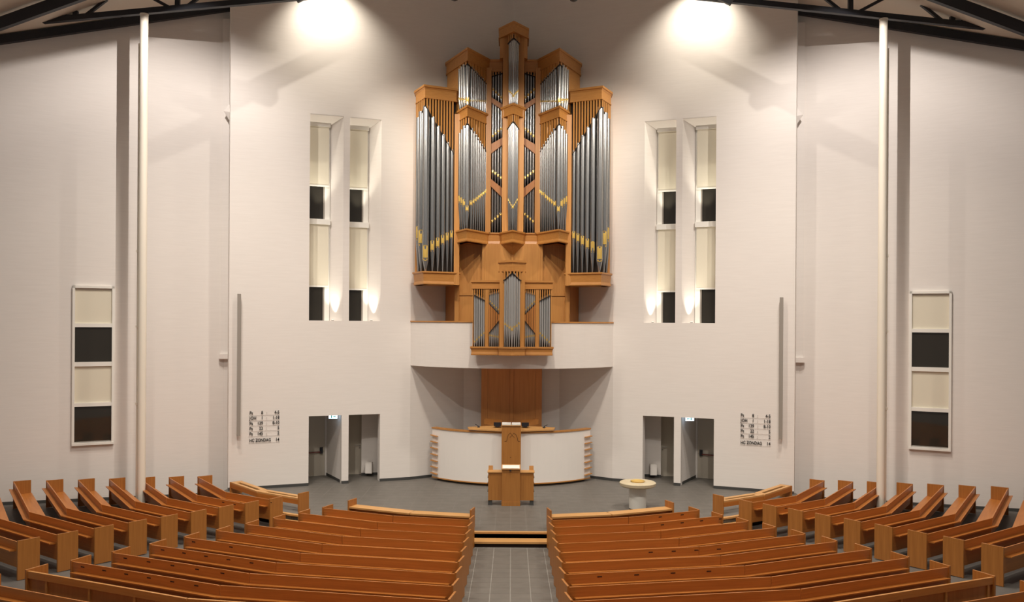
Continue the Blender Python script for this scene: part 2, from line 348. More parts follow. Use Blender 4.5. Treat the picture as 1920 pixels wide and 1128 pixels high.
# ceiling and roof steel
for s, side in ((-1, 'left'), (1, 'right')):
    m = MB(); m.add([(0, 20, zc(0)), (0, 34, zc(0)), (-19.5, 34, zc(19.5)), (-19.5, 20, zc(19.5)), (0, 20, zc(0)+.15), (0, 34, zc(0)+.15), (-19.5, 34, zc(19.5)+.15), (-19.5, 20, zc(19.5)+.15)],
                    [(0, 1, 2, 3), (7, 6, 5, 4), (0, 4, 5, 1), (1, 5, 6, 2), (2, 6, 7, 3), (3, 7, 4, 0)])
    tag(m.build('ceiling_'+side, M_ceil, mx=(s > 0)), f'sloping beige ceiling on the {side}', 'ceiling', kind='structure')
    mx = s > 0
    # wall-top beam
    pa, pb = at(113, 59, 28.06-.12), at(434, 13, 30.5-.12); d = (pb-pa)
    tag(MB().beam(pa-d*1.0, pb+d*.03, .2, .25).build('trim_'+('3' if s < 0 else '4'), M_black, mx=mx), f'black steel edge beam along the top of the {side} outer wall', 'beam', kind='structure')
    # roof rafter
    tag(MB().beam((-19, 26, zc(19)-.3), (-.1, 26, zc(.1)-.3), .16, .34).build('roof_rafter', M_black, mx=mx), f'black sloping rafter under the {side} ceiling', 'beam')
    tag(MB().beam((-6.7, 26.72, 15.68), (-1.6, 28.5, 19.0), .16, .25).build('shadow_beam', M_black, mx=mx), f'added black beam casting the diagonal wall shadow on the {side}', 'beam')  # beam added to cast the diagonal shadow band on the walls
    # truss
    ca, cb = at(113, 36, 27.4), at(353, 14, 27.4); dd = (cb-ca)/(cb.x-ca.x)
    cp = lambda x: ca+dd*(x-ca.x)
    t = thing('roof_truss', (s*11.5, 27.4, 15.3), f'black steel roof truss resting on the cream column at {side}', 'truss')
    MB().beam(cp(-19), cp(-5.5), .16, .17).build('bottom_chord', M_black, t, mx)
    up = Vector((0, 0, .85))
    MB().beam(cp(-19)+up, cp(-5.5)+up, .14, .14).build('top_chord', M_black, t, mx)
    xs = [at(142, 20, 27.4).x+k*(at(333, 10, 27.4).x-at(142, 20, 27.4).x) for k in range(-1, 3)]
    for k, x in enumerate(xs):
        MB().box(x-.07, x+.07, 27.34, 27.46, cp(x).z, cp(x).z+.85).build('upright', M_black, t, mx)
        xm = x+(xs[1]-xs[0])/2
        if k < len(xs)-1:
            MB().beam(cp(x+.33)+Vector((0, 0, .05)), cp(xm-.1)+up, .09, .09).build('diagonal', M_black, t, mx)
            MB().beam(cp(xs[k+1]-.25)+Vector((0, 0, .05)), cp(xm+.1)+up, .09, .09).build('diagonal', M_black, t, mx)
    # column with conduit
    cx = at(267.5, 500, 27.4).x; zt = cp(cx).z-.08
    c = thing('roof_column', (s*abs(cx), 27.4, fz(cx, 27.4)), f'round cream steel column in front of the {side} outer wall', 'column')
    MB().rings([(cx, 27.4, fz(cx, 27.4), .125), (cx, 27.4, zt, .125)], 24).build('shaft', M_col, c, mx, True)
    MB().rings([(cx, 27.4, zt-.03, .135), (cx, 27.4, zt, .135)], 24).build('head_plate', M_col, c, mx)
    xq = at(258.5, 500, 27.5).x
    MB().rings([(xq, 27.5, fz(cx, 27.4), .028), (xq, 27.5, zt-.9, .028)], 10).build('conduit', M_col, c, mx, True)
    for y in (470, 612, 757): z = at(262, y, 27.4).z; MB().box(xq-.04, cx-.1, 27.44, 27.52, z-.04, z+.04).build('clip', M_col, c, mx)
    # floodlight with an added light-blocking plate and organ spot
    f = thing('floodlight', (s*9.0, 24.3, 15.85), f'black floodlight under the ceiling aimed at the {side} outer wall', 'lamp')
    MB().box(-9.2, -8.8, 23.9, 24.2, 15.7, 16.05).build('housing', M_black, f, mx)
    a = Vector((-4.0, 5.6, 0)).normalized(); b = Vector((a.y, -a.x, 0)); o = Vector((-9.0, 24.4, 15.75))
    MB().extr([o+b*.7-a*.15+Vector((0, 0, .395)), o+b*.7+a*.40+Vector((0, 0, .208)), o-b*.7+a*.40+Vector((0, 0, -.282)), o-b*.7-a*.15+Vector((0, 0, -.095))], (0, 0, .02)).build('shade_plate', M_black, f, mx)  # plate added and tilted to shade the top of the side wall
    MB().tube([(-9.0, 24.12, 16.0), (-9.0, 24.12, zc(9.0))], .03).build('hanger', M_black, f, mx)
    e = at(852, -2, 23.8)
    f = thing('spot_lamp', (-s*e.x, 23.8, e.z), f'dark hanging spotlight at the top edge on the {side} of the organ', 'lamp')
    MB().rings([(e.x, 23.8, e.z-.05, .04), (e.x, 23.8, e.z-.02, .1), (e.x, 23.8, e.z+.12, .12), (e.x, 23.8, e.z+.35, .12)], 16).build('lamp_body', M_black, f, mx, True)
    MB().tube([(e.x, 23.8, e.z+.3), (e.x, 23.8, zc(e.x))], .02).build('hanger', M_black, f, mx)

# ------------------------------------------------------------------ floors
EDGE = [(1.05, 24.0), (2.92, 24.4), (4.87, 25.26), (6.6, 26.05), (8.2, 27.1), (9.75, 29.2)]
full = [(-x, y) for x, y in EDGE[::-1]]+EDGE+[(9.75, 33.4), (-9.75, 33.4)]     # counter-clockwise
m = MB(); m.prism(full, -.7, -.002)
stage = tag(m.build('floor_stage', M_grout), 'raised grey tiled stage floor in front of the organ', 'floor', kind='structure')
def clip(poly, conv):
    out = poly
    for i in range(len(conv)):
        a, b = conv[i], conv[(i+1) % len(conv)]; res = []
        inside = lambda p: (b[0]-a[0])*(p[1]-a[1])-(b[1]-a[1])*(p[0]-a[0]) >= -1e-9
        for k in range(len(out)):
            p, q = out[k], out[(k+1) % len(out)]; ip, iq = inside(p), inside(q)
            if ip: res.append(p)
            if ip != iq:
                d1 = (b[0]-a[0])*(p[1]-a[1])-(b[1]-a[1])*(p[0]-a[0]); d2 = (b[0]-a[0])*(q[1]-a[1])-(b[1]-a[1])*(q[0]-a[0])
                t = d1/(d1-d2); res.append((p[0]+(q[0]-p[0])*t, p[1]+(q[1]-p[1])*t))
        out = res
        if len(out) < 3: return []
    return out
TS, G = .445, .004
cells = []
for i in range(-22, 22):
    for j in range(0, 22):
        x, y = i*TS, 24.0+j*TS
        q = clip([(x+G, y+G), (x+TS-G, y+G), (x+TS-G, y+TS-G), (x+G, y+TS-G)], full)
        if q: cells.append((j*1.0+abs(i+.5)*.5, q))
cells.sort(key=lambda c: c[0])
far = MB()
for k, (_, q) in enumerate(cells):
    if k < 200: MB().prism(q, -.012, random.uniform(-.0008, 0)).build('tile', M_tile, stage)
    else: far.prism(q, -.012, 0)
o = far.build('far_tiles', M_tile, stage); o['kind'] = 'stuff'
# lower floor rising towards the back
m = MB(); nx, ny = 40, 24; X0, X1, Y0, Y1 = -19.5, 19.5, 8.5, 32.0
for j in range(ny+1):
    for i in range(nx+1):
        x = X0+(X1-X0)*i/nx; y = Y0+(Y1-Y0)*j/ny; m.v.append(Vector((x, y, fz(x, y)-.012 if math.hypot(x, y-CC[1]) > 9.2 else -.36-.012)))
for j in range(ny):
    for i in range(nx):
        a = j*(nx+1)+i; m.f.append((a, a+1, a+nx+2, a+nx+1))
floor = tag(m.build('floor', M_floor), 'grey floor under the pews and aisles', 'floor', kind='structure')
j = 0; y = 23.5
while y-TS > 14.2:
    for i in range(-3, 3):
        x = i*TS+.0
        q = clip([(x+.008, y-TS+G), (x+TS-.008, y-TS+G), (x+TS-.008, y-G), (x+.008, y-G)], [(-1.1, 10), (1.1, 10), (1.1, 24), (-1.1, 24)])
        if q: MB().prism(q, [fz(0, p[1])-.01 for p in q], [fz(0, p[1])+.003 for p in q]).build('tile', M_tile, floor)
    y -= TS
m = MB(); m.prism([(-1.1, 14.1), (1.1, 14.1), (1.1, 23.6), (-1.1, 23.6)], [fz(0, 14.1)-.03, fz(0, 14.1)-.03, fz(0, 23.6)-.03, fz(0, 23.6)-.03], [fz(0, 14.1)+.001, fz(0, 14.1)+.001, fz(0, 23.6)+.001, fz(0, 23.6)+.001])
m.build('grout_bed', M_grout, floor)
# wooden stage steps
def steps(pts, name, dp=.44):
    cx = sum(p[0] for p in pts)/len(pts); cy = sum(p[1] for p in pts)/len(pts)
    t = thing('stage_steps', (cx, cy, -.34), name, 'steps', 'wooden steps along the stage edge')
    MB().sweep(pts, [(-.10, .003), (.03, .003), (.03, -.045), (-.10, -.045)]).build('tread', M_woodl, t)
    MB().sweep(pts, [(-.02, -.045), (0, -.045), (0, -.17), (-.02, -.17)]).build('riser', M_slot, t)
    MB().sweep(pts, [(0, -.165), (dp, -.165), (dp, -.215), (0, -.215)]).build('tread', M_woodl, t)
    MB().sweep(pts, [(.0, -.21), (dp-.05, -.21), (dp-.05, -.39), (0, -.39)]).build('riser', M_slot, t)
steps([(-1.05, 24.0), (1.05, 24.0)], 'two wooden steps up to the stage at the end of the central aisle')
steps([(-x, y) for x, y in EDGE[2:][::-1]], 'wooden stage steps running behind the left front desk', .2)
steps(EDGE[2:], 'wooden stage steps running behind the right front desk', .2)

# ------------------------------------------------------------------ pews
BACK = [(.0, .24), (.026, .24), (.075, .84), (.047, .84)]
SEAT = [(-.42, .435), (0, .405), (0, .44), (-.42, .47)]
SHELF = [(.055, .612), (.205, .632), (.208, .660), (.057, .640)]
def seg_frame(A, B):      # A -> B left to right seen from the pews: y of the frame points to the viewer side (rear of the pew)
    d = Vector((B[0]-A[0], B[1]-A[1])); L = d.length; ang = math.atan2(d.y, d.x); return L, ang
def profile_x(prof, x0, x1, z=0):
    m = MB(); m.extr([(x0, -a, b+z) for a, b in prof], (x1-x0, 0, 0)); return m
ORD = ['front', 'first', 'second', 'third', 'fourth', 'fifth', 'sixth', 'seventh', 'eighth', 'ninth', 'tenth', 'eleventh']
def pew(pts, zf, label, group, kind='pew', slots=None, row=1):
    pts = [Vector((p[0], p[1])) for p in pts]
    mid = pts[len(pts)//2]
    name = {'pew': 'church_pew', 'desk': 'front_desk', 'slot_desk': 'front_desk', 'screen': 'church_pew'}[kind]
    t = thing(name, (mid.x, mid.y, zf), label, 'pew' if kind in ('pew', 'screen') else 'desk', group)
    n = len(pts)-1
    for k in range(n):
        A, B = pts[k], pts[k+1]; L, ang = seg_frame(A, B); loc = (A.x, A.y, zf)
        g0 = .004 if k else .0; g1 = L-(.004 if k < n-1 else 0)
        def put(mb, nm, mt, par=t):
            return mb.build(nm, mt, par, rot=ang, loc=loc)
        if kind == 'pew':
            bk = put(profile_x(BACK, g0, g1), 'backrest', M_woodh)
            put(profile_x(SEAT, g0, g1), 'seat', M_woodh)
            put(profile_x(SHELF, g0+(.10 if k == 0 else -.02), g1-(.10 if k == n-1 else -.02)), 'book_shelf', M_woodh)
            put(profile_x([(-.30, .08), (-.27, .08), (-.27, .40), (-.30, .40)], L*.5-.02, L*.5+.02), 'support', M_woodh)
            if slots and slots.get(k):
                for q in range(slots[k][0]):
                    xq = slots[k][1]+q*slots[k][2]
                    sl = MB().extr([(xq-.05, -.068, .752), (xq+.05, -.068, .752), (xq+.05, -.0708, .775), (xq-.05, -.0708, .775)], (0, -.003, 0))
                    so = sl.build('card_slot', M_slot, None, rot=0, loc=(0, 0, 0)); so.parent = bk; so.location = (0, 0, 0)
        elif kind == 'screen':
            put(profile_x([(.02, .70), (.06, .70), (.07, .84), (.02, .84)], g0, g1), 'top_rail', M_woodc)
            put(profile_x([(.0, .15), (.02, .15), (.02, .72), (.0, .72)], g0, g1), 'backrest', M_woodr)
            put(profile_x(SEAT, g0, g1), 'seat', M_woodh)
            q = .5
            while q < L:
                put(profile_x([(.02, .1), (.05, .1), (.05, .70), (.02, .70)], q-.025, q+.025), 'stile', M_woodc); q += 1.15
        elif kind == 'desk':
            put(profile_x([(-.22, .33), (.16, .33), (.16, .375), (-.22, .375)], g0, g1), 'desk_top', M_woodl)
            put(profile_x([(-.05, .0), (-.02, .0), (-.02, .33), (-.05, .33)], g0, g1), 'front_panel', M_woodh)
        else:
            for a0, a1 in ((-.22, -.06), (.06, .16)):
                put(profile_x([(a0, .36), (a1, .36), (a1, .41), (a0, .41)], g0, g1), 'desk_top', M_woodl)
            for x0, x1 in ((g0, g0+.22), (g1-.22, g1)):
                put(profile_x([(-.06, .36), (.06, .36), (.06, .41), (-.06, .41)], x0, x1), 'cross_piece', M_woodl)
            put(profile_x([(.12, .22), (.16, .22), (.16, .36), (.12, .36)], g0, g1), 'rail', M_woodh)
    # end panels
    for k, P, sg in ((0, pts[0], 1), (n-1, pts[-1], -1)):
        A, B = pts[k], pts[k+1]; L, ang = seg_frame(A, B)
        zb = fz(P.x, P.y)-zf if kind in ('pew', 'screen') else 0
        h = .865 if kind in ('pew', 'screen') else .56
        y0, y1 = (-.40, .085) if kind in ('pew', 'screen') else (-.24, .18)
        x0, x1 = (-.04, 0) if sg > 0 else (0, .04)
        mb = MB(); mb.box(x0, x1, -y1, -y0, zb, h)
        if kind == 'slot_desk' and abs(P.x) > 9: mb = MB(); mb.box(x0, x1, -y1, -y0, zb, .41)
        mb.build('end_panel', M_pewend, t, rot=ang, loc=(P.x, P.y, zf))
    return t
def ring(i): return 9.655+.945*i
SLOTL = {6: {0: (2, .25, 1.1)}, 7: {0: (5, .35, .62)}, 8: {0: (5, .35, .66)}, 9: {0: (6, .3, .6)}}
SLOTR = {1: {1: (2, 1.0, .72)}, 2: {1: (4, .55, .62)}, 5: {0: (4, 2.1, .55)}, 7: {0: (4, .7, .78)}}
a1 = math.radians(17.4); a2 = math.radians(29.6)
for s, side in ((-1, 'left'), (1, 'right')):
    for i in range(0, 12):
        R = ring(i) if i else 9.42
        ia = math.asin(1.10/R)
        P = [(s*R*math.sin(a), CC[1]-R*math.cos(a)) for a in (ia, a1, a2)]
        if s < 0: P = P[::-1]
        zf = -.34+.036*i if i else 0
        kind = 'desk' if i == 0 else 'screen' if i == 10 else 'pew'
        lab = f'low wooden front desk on the stage edge just {side} of the central aisle' if i == 0 else f'{ORD[i]} wooden pew row back from the stage, directly {side} of the central aisle'
        sl = (SLOTL if s < 0 else SLOTR).get(i)
        pew(P, zf, lab, f'pews {side} of the central aisle', kind, sl, i)
    for i in range(0, 10):
        inn = Vector((-7.04, 25.57))+Vector((-3.42, -5.37))/7*(i-1)
        kin = Vector((-8.68, 26.64))+Vector((-.6425, -.645))*(i-1)
        out = Vector((-10.4, 29.1))+Vector((-.8125, -.375))*(i-1)
        zf = -.30+.036*(i-1)
        if i == 0: inn, kin, out, zf = Vector((-6.36, 26.50)), Vector((-7.88, 27.50)), Vector((-9.20, 29.02)), 0
        P = [out, kin, inn]
        if s > 0: P = [(-p.x, p.y) for p in P[::-1]]
        lab = f'slotted wooden front desk before the {side} side block of pews' if i == 0 else f'{ORD[i]} pew row back from the stage in the {side} side block by the outer wall'
        sl = {1: {1: (1, 2.0, .5)}, 2: {1: (2, 1.2, .5)}}.get(i) if s < 0 else {2: {0: (1, .4, .5)}}.get(i)
        pew(P, zf, lab, f'pews of the {side} side block', 'slot_desk' if i == 0 else 'pew', sl, i)

# ------------------------------------------------------------------ balcony
def arc(xw, yw, yc, n=28, ext=0.):
    sg = yw-yc; R = (xw*xw+sg*sg)/(2*sg); cy = yc+R; a = math.asin(xw/R)
    return [(R*math.sin(-a+2*a*k/n), cy-R*math.cos(-a+2*a*k/n)) for k in range(n+1)]
BA = arc(3.70, 31.84, 30.0)
bal = thing('organ_balcony', (0, 31.0, 4.18), 'white curved balcony carrying the organ, with thin wooden rail', 'balcony', kind='structure')
m = MB(); m.sweep(BA, [(0, 4.18), (0, 5.77), (-.12, 5.77), (-.12, 4.18)]); m.build('parapet', M_wall, bal, smooth=False)
MB().sweep(BA, [(.03, 5.77), (.03, 5.815), (-.15, 5.815), (-.15, 5.77)]).build('hand_rail', M_woodc, bal)
MB().prism([(x, y+.05) for x, y in BA]+[(1.83, 33.19), (-1.83, 33.19)], 4.19, 4.45).build('balcony_floor', M_wall, bal)

# ------------------------------------------------------------------ organ helpers
def mkpipe(par, x, y, r, zb, zm, zt, mx, mh=2.4, mouth=True):
    """foot cone from zb to the mouth zm, body up to zt"""
    m = MB(); rf = max(r*.22, .012)
    m.rings([(x, y, zb, rf), (x, y, zm-r*.25, r), (x, y, zm, r), (x, y, zt, r)], 14)
    p = m.build('pipe', M_tin2 if par.name.startswith('choir') else M_tin, par, mx, True)
    if mouth:
        h = r*mh; wd = r*.70; g = MB(); yf = y-r-.006; pts = []
        for k in range(7):
            a = math.pi*k/6; pts.append((x+wd*math.cos(a), yf+.012*abs(math.cos(a)), zm+h-wd*.55+wd*.55*math.sin(a)))
        poly = [(x-wd, yf+.012, zm), (x, yf, zm), (x+wd, yf+.012, zm)]+pts
        n = len(poly); g.add([Vector(q) for q in poly]+[Vector(q)+Vector((0, .02, 0)) for q in poly],
              [tuple(range(n)), tuple(range(2*n-1, n-1, -1))]+[(k, n+k, n+(k+1) % n, (k+1) % n) for k in range(n)])
        # lower lip: half-round tongue
        lp = [(x-wd, yf+.010, zm-r*.22)]+[(x+wd*math.cos(math.pi+math.pi*k/6), yf+.02, zm-r*.22+wd*.95*math.sin(math.pi+math.pi*k/6)) for k in range(1, 6)]+[(x+wd, yf+.010, zm-r*.22)]
        g.extr(lp, (0, .03, 0))
        g.build('gilded_mouth', M_gold, p, mx)
    return p
def face_pts(P, Q, pix): return [(lambda r: (r[0], r[1].z))(onl(x, y, P, Q)) for x, y in pix]
def pipes(par, P, Q, t0, t1, n, top, mouth, bot, mx, grow=0., mo=True, mh=2.4):
    """n pipes on the plan line P->Q between t0 and t1; widths vary linearly by grow (bigger at t0 when >0)"""
    ws_ = [1+grow*(.5-(k+.5)/n)*2 for k in range(n)]; S = sum(ws_); L = math.hypot(Q[0]-P[0], Q[1]-P[1]); t = t0
    for k in range(n):
        dt = (t1-t0)*ws_[k]/S; tc = t+dt/2; r = dt*L*.445; t += dt
        x, y = P[0]+(Q[0]-P[0])*tc, P[1]+(Q[1]-P[1])*tc+.02
        b = lerp(bot, tc) if isinstance(bot, list) else bot
        mkpipe(par, x, y+r*.3, r, b, lerp(mouth, tc), lerp(top, tc)+.06, mx, mh, mo)
def slats(par, P, Q, t0, t1, n, ztop, bot, mx, th=.03, fill=.50, trim=True, mt=None):
    d = Vector((Q[0]-P[0], Q[1]-P[1])); L = d.length; d /= L; nn = Vector((d.y, -d.x))
    for k in range(n):
        ta = t0+(t1-t0)*(k+.5-fill/2)/n; tb = t0+(t1-t0)*(k+.5+fill/2)/n
        za, zb = lerp(bot, ta), lerp(bot, tb)
        ztt = ztop if not isinstance(ztop, list) else None
        za1, zb1 = (ztop, ztop) if ztt is not None else (lerp(ztop, ta), lerp(ztop, tb))
        if za1-za < .02 and zb1-zb < .02: continue
        a = (P[0]+d.x*L*ta+nn.x*.03, P[1]+d.y*L*ta+nn.y*.03); b = (P[0]+d.x*L*tb+nn.x*.03, P[1]+d.y*L*tb+nn.y*.03)
        MB().prism([a, b, (b[0]-nn.x*th, b[1]-nn.y*th), (a[0]-nn.x*th, a[1]-nn.y*th)],
                   [za, zb, zb, za], [max(za1, za+.01), max(zb1, zb+.01), max(zb1, zb+.01), max(za1, za+.01)]).build('slat', mt or M_woodv, par, mx)
    if trim:
        m = MB(); pts = [(t, lerp(bot, t)) for t in sorted(set([t0, t1]+[q[0] for q in bot if t0 < q[0] < t1]))]
        for (ta, za), (tb, zb) in zip(pts, pts[1:]):
            a = (P[0]+d.x*L*ta+nn.x*.035, P[1]+d.y*L*ta+nn.y*.035); b = (P[0]+d.x*L*tb+nn.x*.035, P[1]+d.y*L*tb+nn.y*.035)
            m.prism([a, b, (b[0]-nn.x*.05, b[1]-nn.y*.05), (a[0]-nn.x*.05, a[1]-nn.y*.05)], [za-.035, zb-.035, zb-.035, za-.035], [za, zb, zb, za])
        m.build('screen_edge_shade', M_dark, par, mx)  # near-black edge strip; the shadow line under the slats is put into its colour
def cornice(par, poly, ztop, hf, over, mx, name='cornice', mt=None, lip=.07):
    mt = mt or M_woodc
    MB().sweep(poly, [(.03, ztop-hf), (.03, ztop-lip-.07), (-.2, ztop-lip-.07), (-.2, ztop-hf)]).build(name+'_frieze', mt, par, mx)
    MB().sweep(poly, [(.03, ztop-lip-.07), (over*.6, ztop-lip-.01), (over, ztop-lip), (over, ztop), (-.2, ztop), (-.2, ztop-lip-.07)]).build(name, mt, par, mx)
    MB().sweep(poly, [(.05, ztop-hf-.035), (.05, ztop-hf), (-.05, ztop-hf), (-.05, ztop-hf-.035)]).build(name+'_bead', mt, par, mx)
def base_mould(par, poly, zt, zb, over, mx, name='base'):
    MB().sweep(poly, [(over, zt), (over, zt-.05), (over*.62, zt-.09), (over*.42, zb+.12), (over*.62, zb+.03), (over*.55, zb), (-.25, zb), (-.25, zt)]).build(name+'_moulding', M_woodc, par, mx)

# ------------------------------------------------------------------ main organ
org = thing('pipe_organ', (0, 31.8, 4.45), 'large oak pipe organ with tin pipes and gilded mouths on the balcony', 'organ')
PO, PA, PI = (-3.49, 31.40), (-3.09, 30.60), (-2.06, 31.10)
HO, HA, HI = (-2.0, 31.30), (-1.60, 30.40), (-.90, 31.70)
FL = (-.36, 31.70)
CL, CA = (-.38, 31.40), (0., 30.78)
OO, OA, OI = (-2.45, 32.10), (-1.60, 30.40), (-.90, 31.70)
for mx in (False, True):
    # pedal tower ------------------------------------------------
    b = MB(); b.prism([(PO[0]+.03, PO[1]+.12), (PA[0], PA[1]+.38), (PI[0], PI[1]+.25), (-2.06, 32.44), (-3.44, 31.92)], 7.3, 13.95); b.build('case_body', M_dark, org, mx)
    cornice(org, [(-3.5, 31.9), PO, PA, PI, (-1.95, 31.45)], 14.10, .42, .10, mx)
    base_mould(org, [(-3.5, 31.9), PO, PA, PI, (-1.92, 31.2)], 7.56, 7.10, .12, mx)
    MB().prism([PO, PA, PI, (-2.06, 32.44), (-3.44, 31.92)], 7.10, 7.30).build('tower_floor', M_woodc, org, mx)
    MB().box(PO[0]-.03, PO[0]+.06, PO[1]-.02, PO[1]+.4, 7.5, 13.9).build('corner_post', M_woodv, org, mx)
    zt = 13.68
    fo = face_pts(PO, PA, [c1(82, 765), c1(140, 632)]); fi = face_pts(PA, PI, [c1(140, 632), c1(346, 992)])
    slats(org, PO, PA, .12, 1.0, 4, zt, [(0, fo[0][1]), (1, fo[1][1])], mx)
    slats(org, PA, PI, .0, .94, 10, zt, [(0, fi[0][1]), (1, fi[1][1])], mx)
    mo = face_pts(PO, PA, [c2(82, 440), c2(130, 560)]); mi = face_pts(PA, PI, [c2(160, 570), c2(327, 452)])
    pipes(org, PO, PA, .14, .76, 2, [(0, fo[0][1]), (1, fo[1][1])], [(0, mo[0][1]), (1, mo[1][1])], 7.56, mx, -.1, mh=3.7)
    # apex pipe
    mkpipe(org, PA[0]+.02, PA[1]+.13, .125, 7.56, at(*c2(130, 612), 30.6).z, at(797, 199, 30.7).z, mx, 3.6)
    pipes(org, PA, PI, .16, .95, 5, [(0, fi[0][1]), (1, fi[1][1])], [(0, mi[0][1]), (.16, mi[0][1]), (1, mi[1][1])], 7.56, mx, .18, mh=3.7)
    # post between pedal tower and main case
    MB().box(-2.09, -1.90, 31.02, 31.5, 7.1, 13.2).build('post', M_woodv, org, mx)
    # main case, pointed side field --------------------------------
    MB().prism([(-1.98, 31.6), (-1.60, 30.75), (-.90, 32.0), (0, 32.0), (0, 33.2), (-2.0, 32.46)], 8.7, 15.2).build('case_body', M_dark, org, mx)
    cornice(org, [(-2.06, 31.6), HO, HA, HI], 13.33, .34, .09, mx)
    zt = 12.98
    fo = face_pts(HO, HA, [c1(380, 872), c1(435, 757)]); fi = face_pts(HA, HI, [c1(437, 757), c1(556, 972)])
    slats(org, HO, HA, .1, 1, 4, zt, [(0, fo[0][1]), (1, fo[1][1])], mx); slats(org, HA, HI, 0, .96, 8, zt, [(0, fi[0][1]), (1, fi[1][1])], mx)
    mo = face_pts(HO, HA, [c2(382, 192), c2(425, 262)]); mi = face_pts(HA, HI, [c2(440, 265), c2(552, 130)])
    pipes(org, HO, HA, .22, .86, 3, [(0, fo[0][1]), (1, fo[1][1])], [(0, mo[0][1]), (1, mo[1][1])], 9.02, mx)
    mkpipe(org, HA[0], HA[1]+.10, .075, 9.02, at(*c2(430, 278), 30.4).z, at(875.7, 232, 30.5).z, mx)
    pipes(org, HA, HI, .13, .90, 8, [(0, fi[0][1]), (1, fi[1][1])], [(0, mi[0][1]), (1, mi[1][1])], 9.02, mx, .1)
    # tall posts
    MB().box(-.99, -.80, 31.5, 31.9, 9.0, 15.0).build('post', M_woodv, org, mx)
    MB().box(-.385, -.165, 31.28, 31.8, 9.0, 16.05).build('post', M_woodv, org, mx)
    # flat field: four tiers of small pipes parted by slanting boards
    A, B = (-.80, 31.70), (-.385, 31.70)
    tiers = [((425, 400), (515, 590), (575, 628)), ((612, 668), (862, 792), (905, 858)), ((972, 908), (1095, 1155), (1150, 1215))]
    def zz(fn, x, y): return onl(*fn(x, y), A, B)[1].z
    T = []
    for tp, mo_, bt in tiers: T.append([(zz(c1, 600, q[0]), zz(c1, 680, q[1])) for q in (tp, mo_, bt)])
    T.append([(zz(c2, 595, 112), zz(c2, 675, 190)), (zz(c2, 600, 372), zz(c2, 668, 305)), (9.02, 9.02)])
    for k, (tp, mo_, bt) in enumerate(T):
        pipes(org, A, B, .02, .98, 4, [(0, tp[0]), (1, tp[1])], [(0, mo_[0]), (1, mo_[1])], [(0, bt[0]), (1, bt[1])], mx)
        if k < 3:
            nt_ = T[k+1][0]
            MB().extr([(A[0], 31.62, bt[0]), (B[0], 31.62, bt[1]), (B[0], 31.62, nt_[1]), (A[0], 31.62, nt_[0])], (0, .2, 0)).build('slanting_board', M_woodr, org, mx)
    zo = 15.34-.42
    slats(org, A, B, 0, 1, 4, zo, [(0, T[0][0][0]), (1, T[0][0][1])], mx)
    # centre tower of the main case (half)
    cornice(org, [(-.36, 31.6), CL, CA, (-CL[0], CL[1]), (.36, 31.6)] if not mx else [(-.36, 31.6), CL], 13.52, .34, .08, mx) if not mx else None
    f = face_pts(CL, CA, [c1(718, 802), c1(770, 740)]); mo = face_pts(CL, CA, [c2(722, 200), c2(765, 262)])
    slats(org, CL, CA, .5, 1, 3, 13.17, [(f[0][0], f[0][1]), (1, f[1][1])], mx)
    pipes(org, CL, CA, .56, .92, 3, [(f[0][0], f[0][1]), (1, f[1][1])], [(mo[0][0], mo[0][1]), (1, mo[1][1])], 9.02, mx)
    # upper case: pointed side field with panel
    cornice(org, [(-2.45, 32.3), OO, OA, OI, (-.4, 31.70)], 15.34, .40, .08, mx)
    tp, _ = onl(861, 150, OO, OA)
    d = Vector((OA[0]-OO[0], OA[1]-OO[1])); q = (OO[0]+d.x*tp, OO[1]+d.y*tp)
    MB().prism([OO, q, (q[0]+.05, q[1]+.1), (OO[0]+.1, OO[1]+.1)], 12.6, 14.96).build('side_panel', M_woodc, org, mx)
    MB().prism([(OO[0]+.16, OO[1]+.08), (q[0]+.12, q[1]+.16), (-1.6, 31.0), (-.9, 31.98), (-.9, 32.88), (-2.25, 32.31)], 12.6, 14.95).build('case_body', M_dark, org, mx)
    fo = face_pts(OO, OA, [c1(382, 392), c1(437, 338)]); fi = face_pts(OA, OI, [c1(437, 338), c1(556, 482)])
    slats(org, OO, OA, tp, 1, 3, 14.94, [(fo[0][0], fo[0][1]), (1, fo[1][1])], mx); slats(org, OA, OI, 0, .96, 7, 14.94, [(0, fi[0][1]), (1, fi[1][1])], mx, fill=.8)
    mo = face_pts(OO, OA, [c1(385, 592), c1(435, 600)]); mi = face_pts(OA, OI, [c1(440, 600), c1(556, 590)])
    pipes(org, OO, OA, tp+.01, .92, 3, [(fo[0][0], fo[0][1]), (1, fo[1][1])], [(mo[0][0], mo[0][1]), (1, mo[1][1])], 13.2, mx, 0, mh=1.0)
    mkpipe(org, OA[0], OA[1]+.10, .07, 13.15, at(*c1(437, 602), 30.4).z, at(877, 120, 30.5).z, mx)
    pipes(org, OA, OI, .12, .90, 9, [(0, fi[0][1]), (1, fi[1][1])], [(0, mi[0][1]), (1, mi[1][1])], 13.15, mx, 0, mh=1.0)
    # upper centre tower (half)
    f = face_pts(CL, CA, [c1(724, 197), c1(770, 152)]); mo = face_pts(CL, CA, [c1(722, 525), c1(768, 560)])
    slats(org, CL, CA, .5, 1, 3, 16.06, [(f[0][0], f[0][1]), (1, f[1][1])], mx)
    pipes(org, CL, CA, .56, .92, 3, [(f[0][0], f[0][1]), (1, f[1][1])], [(mo[0][0], mo[0][1]), (1, mo[1][1])], 13.5, mx)
    MB().prism([(-.50, 31.42), (-.385, 31.3), (-.385, 32.4), (-.50, 32.4)], 15.3, 16.06).build('tower_side', M_woodv, org, mx)
    # lower case
    MB().prism([(-2.02, 31.68), (-.98, 31.68), (-.98, 31.74), (-2.02, 31.74)], 5.0, 8.62).build('panel', M_woodv, org, mx)
    zr = at(880, 551, 31.66).z
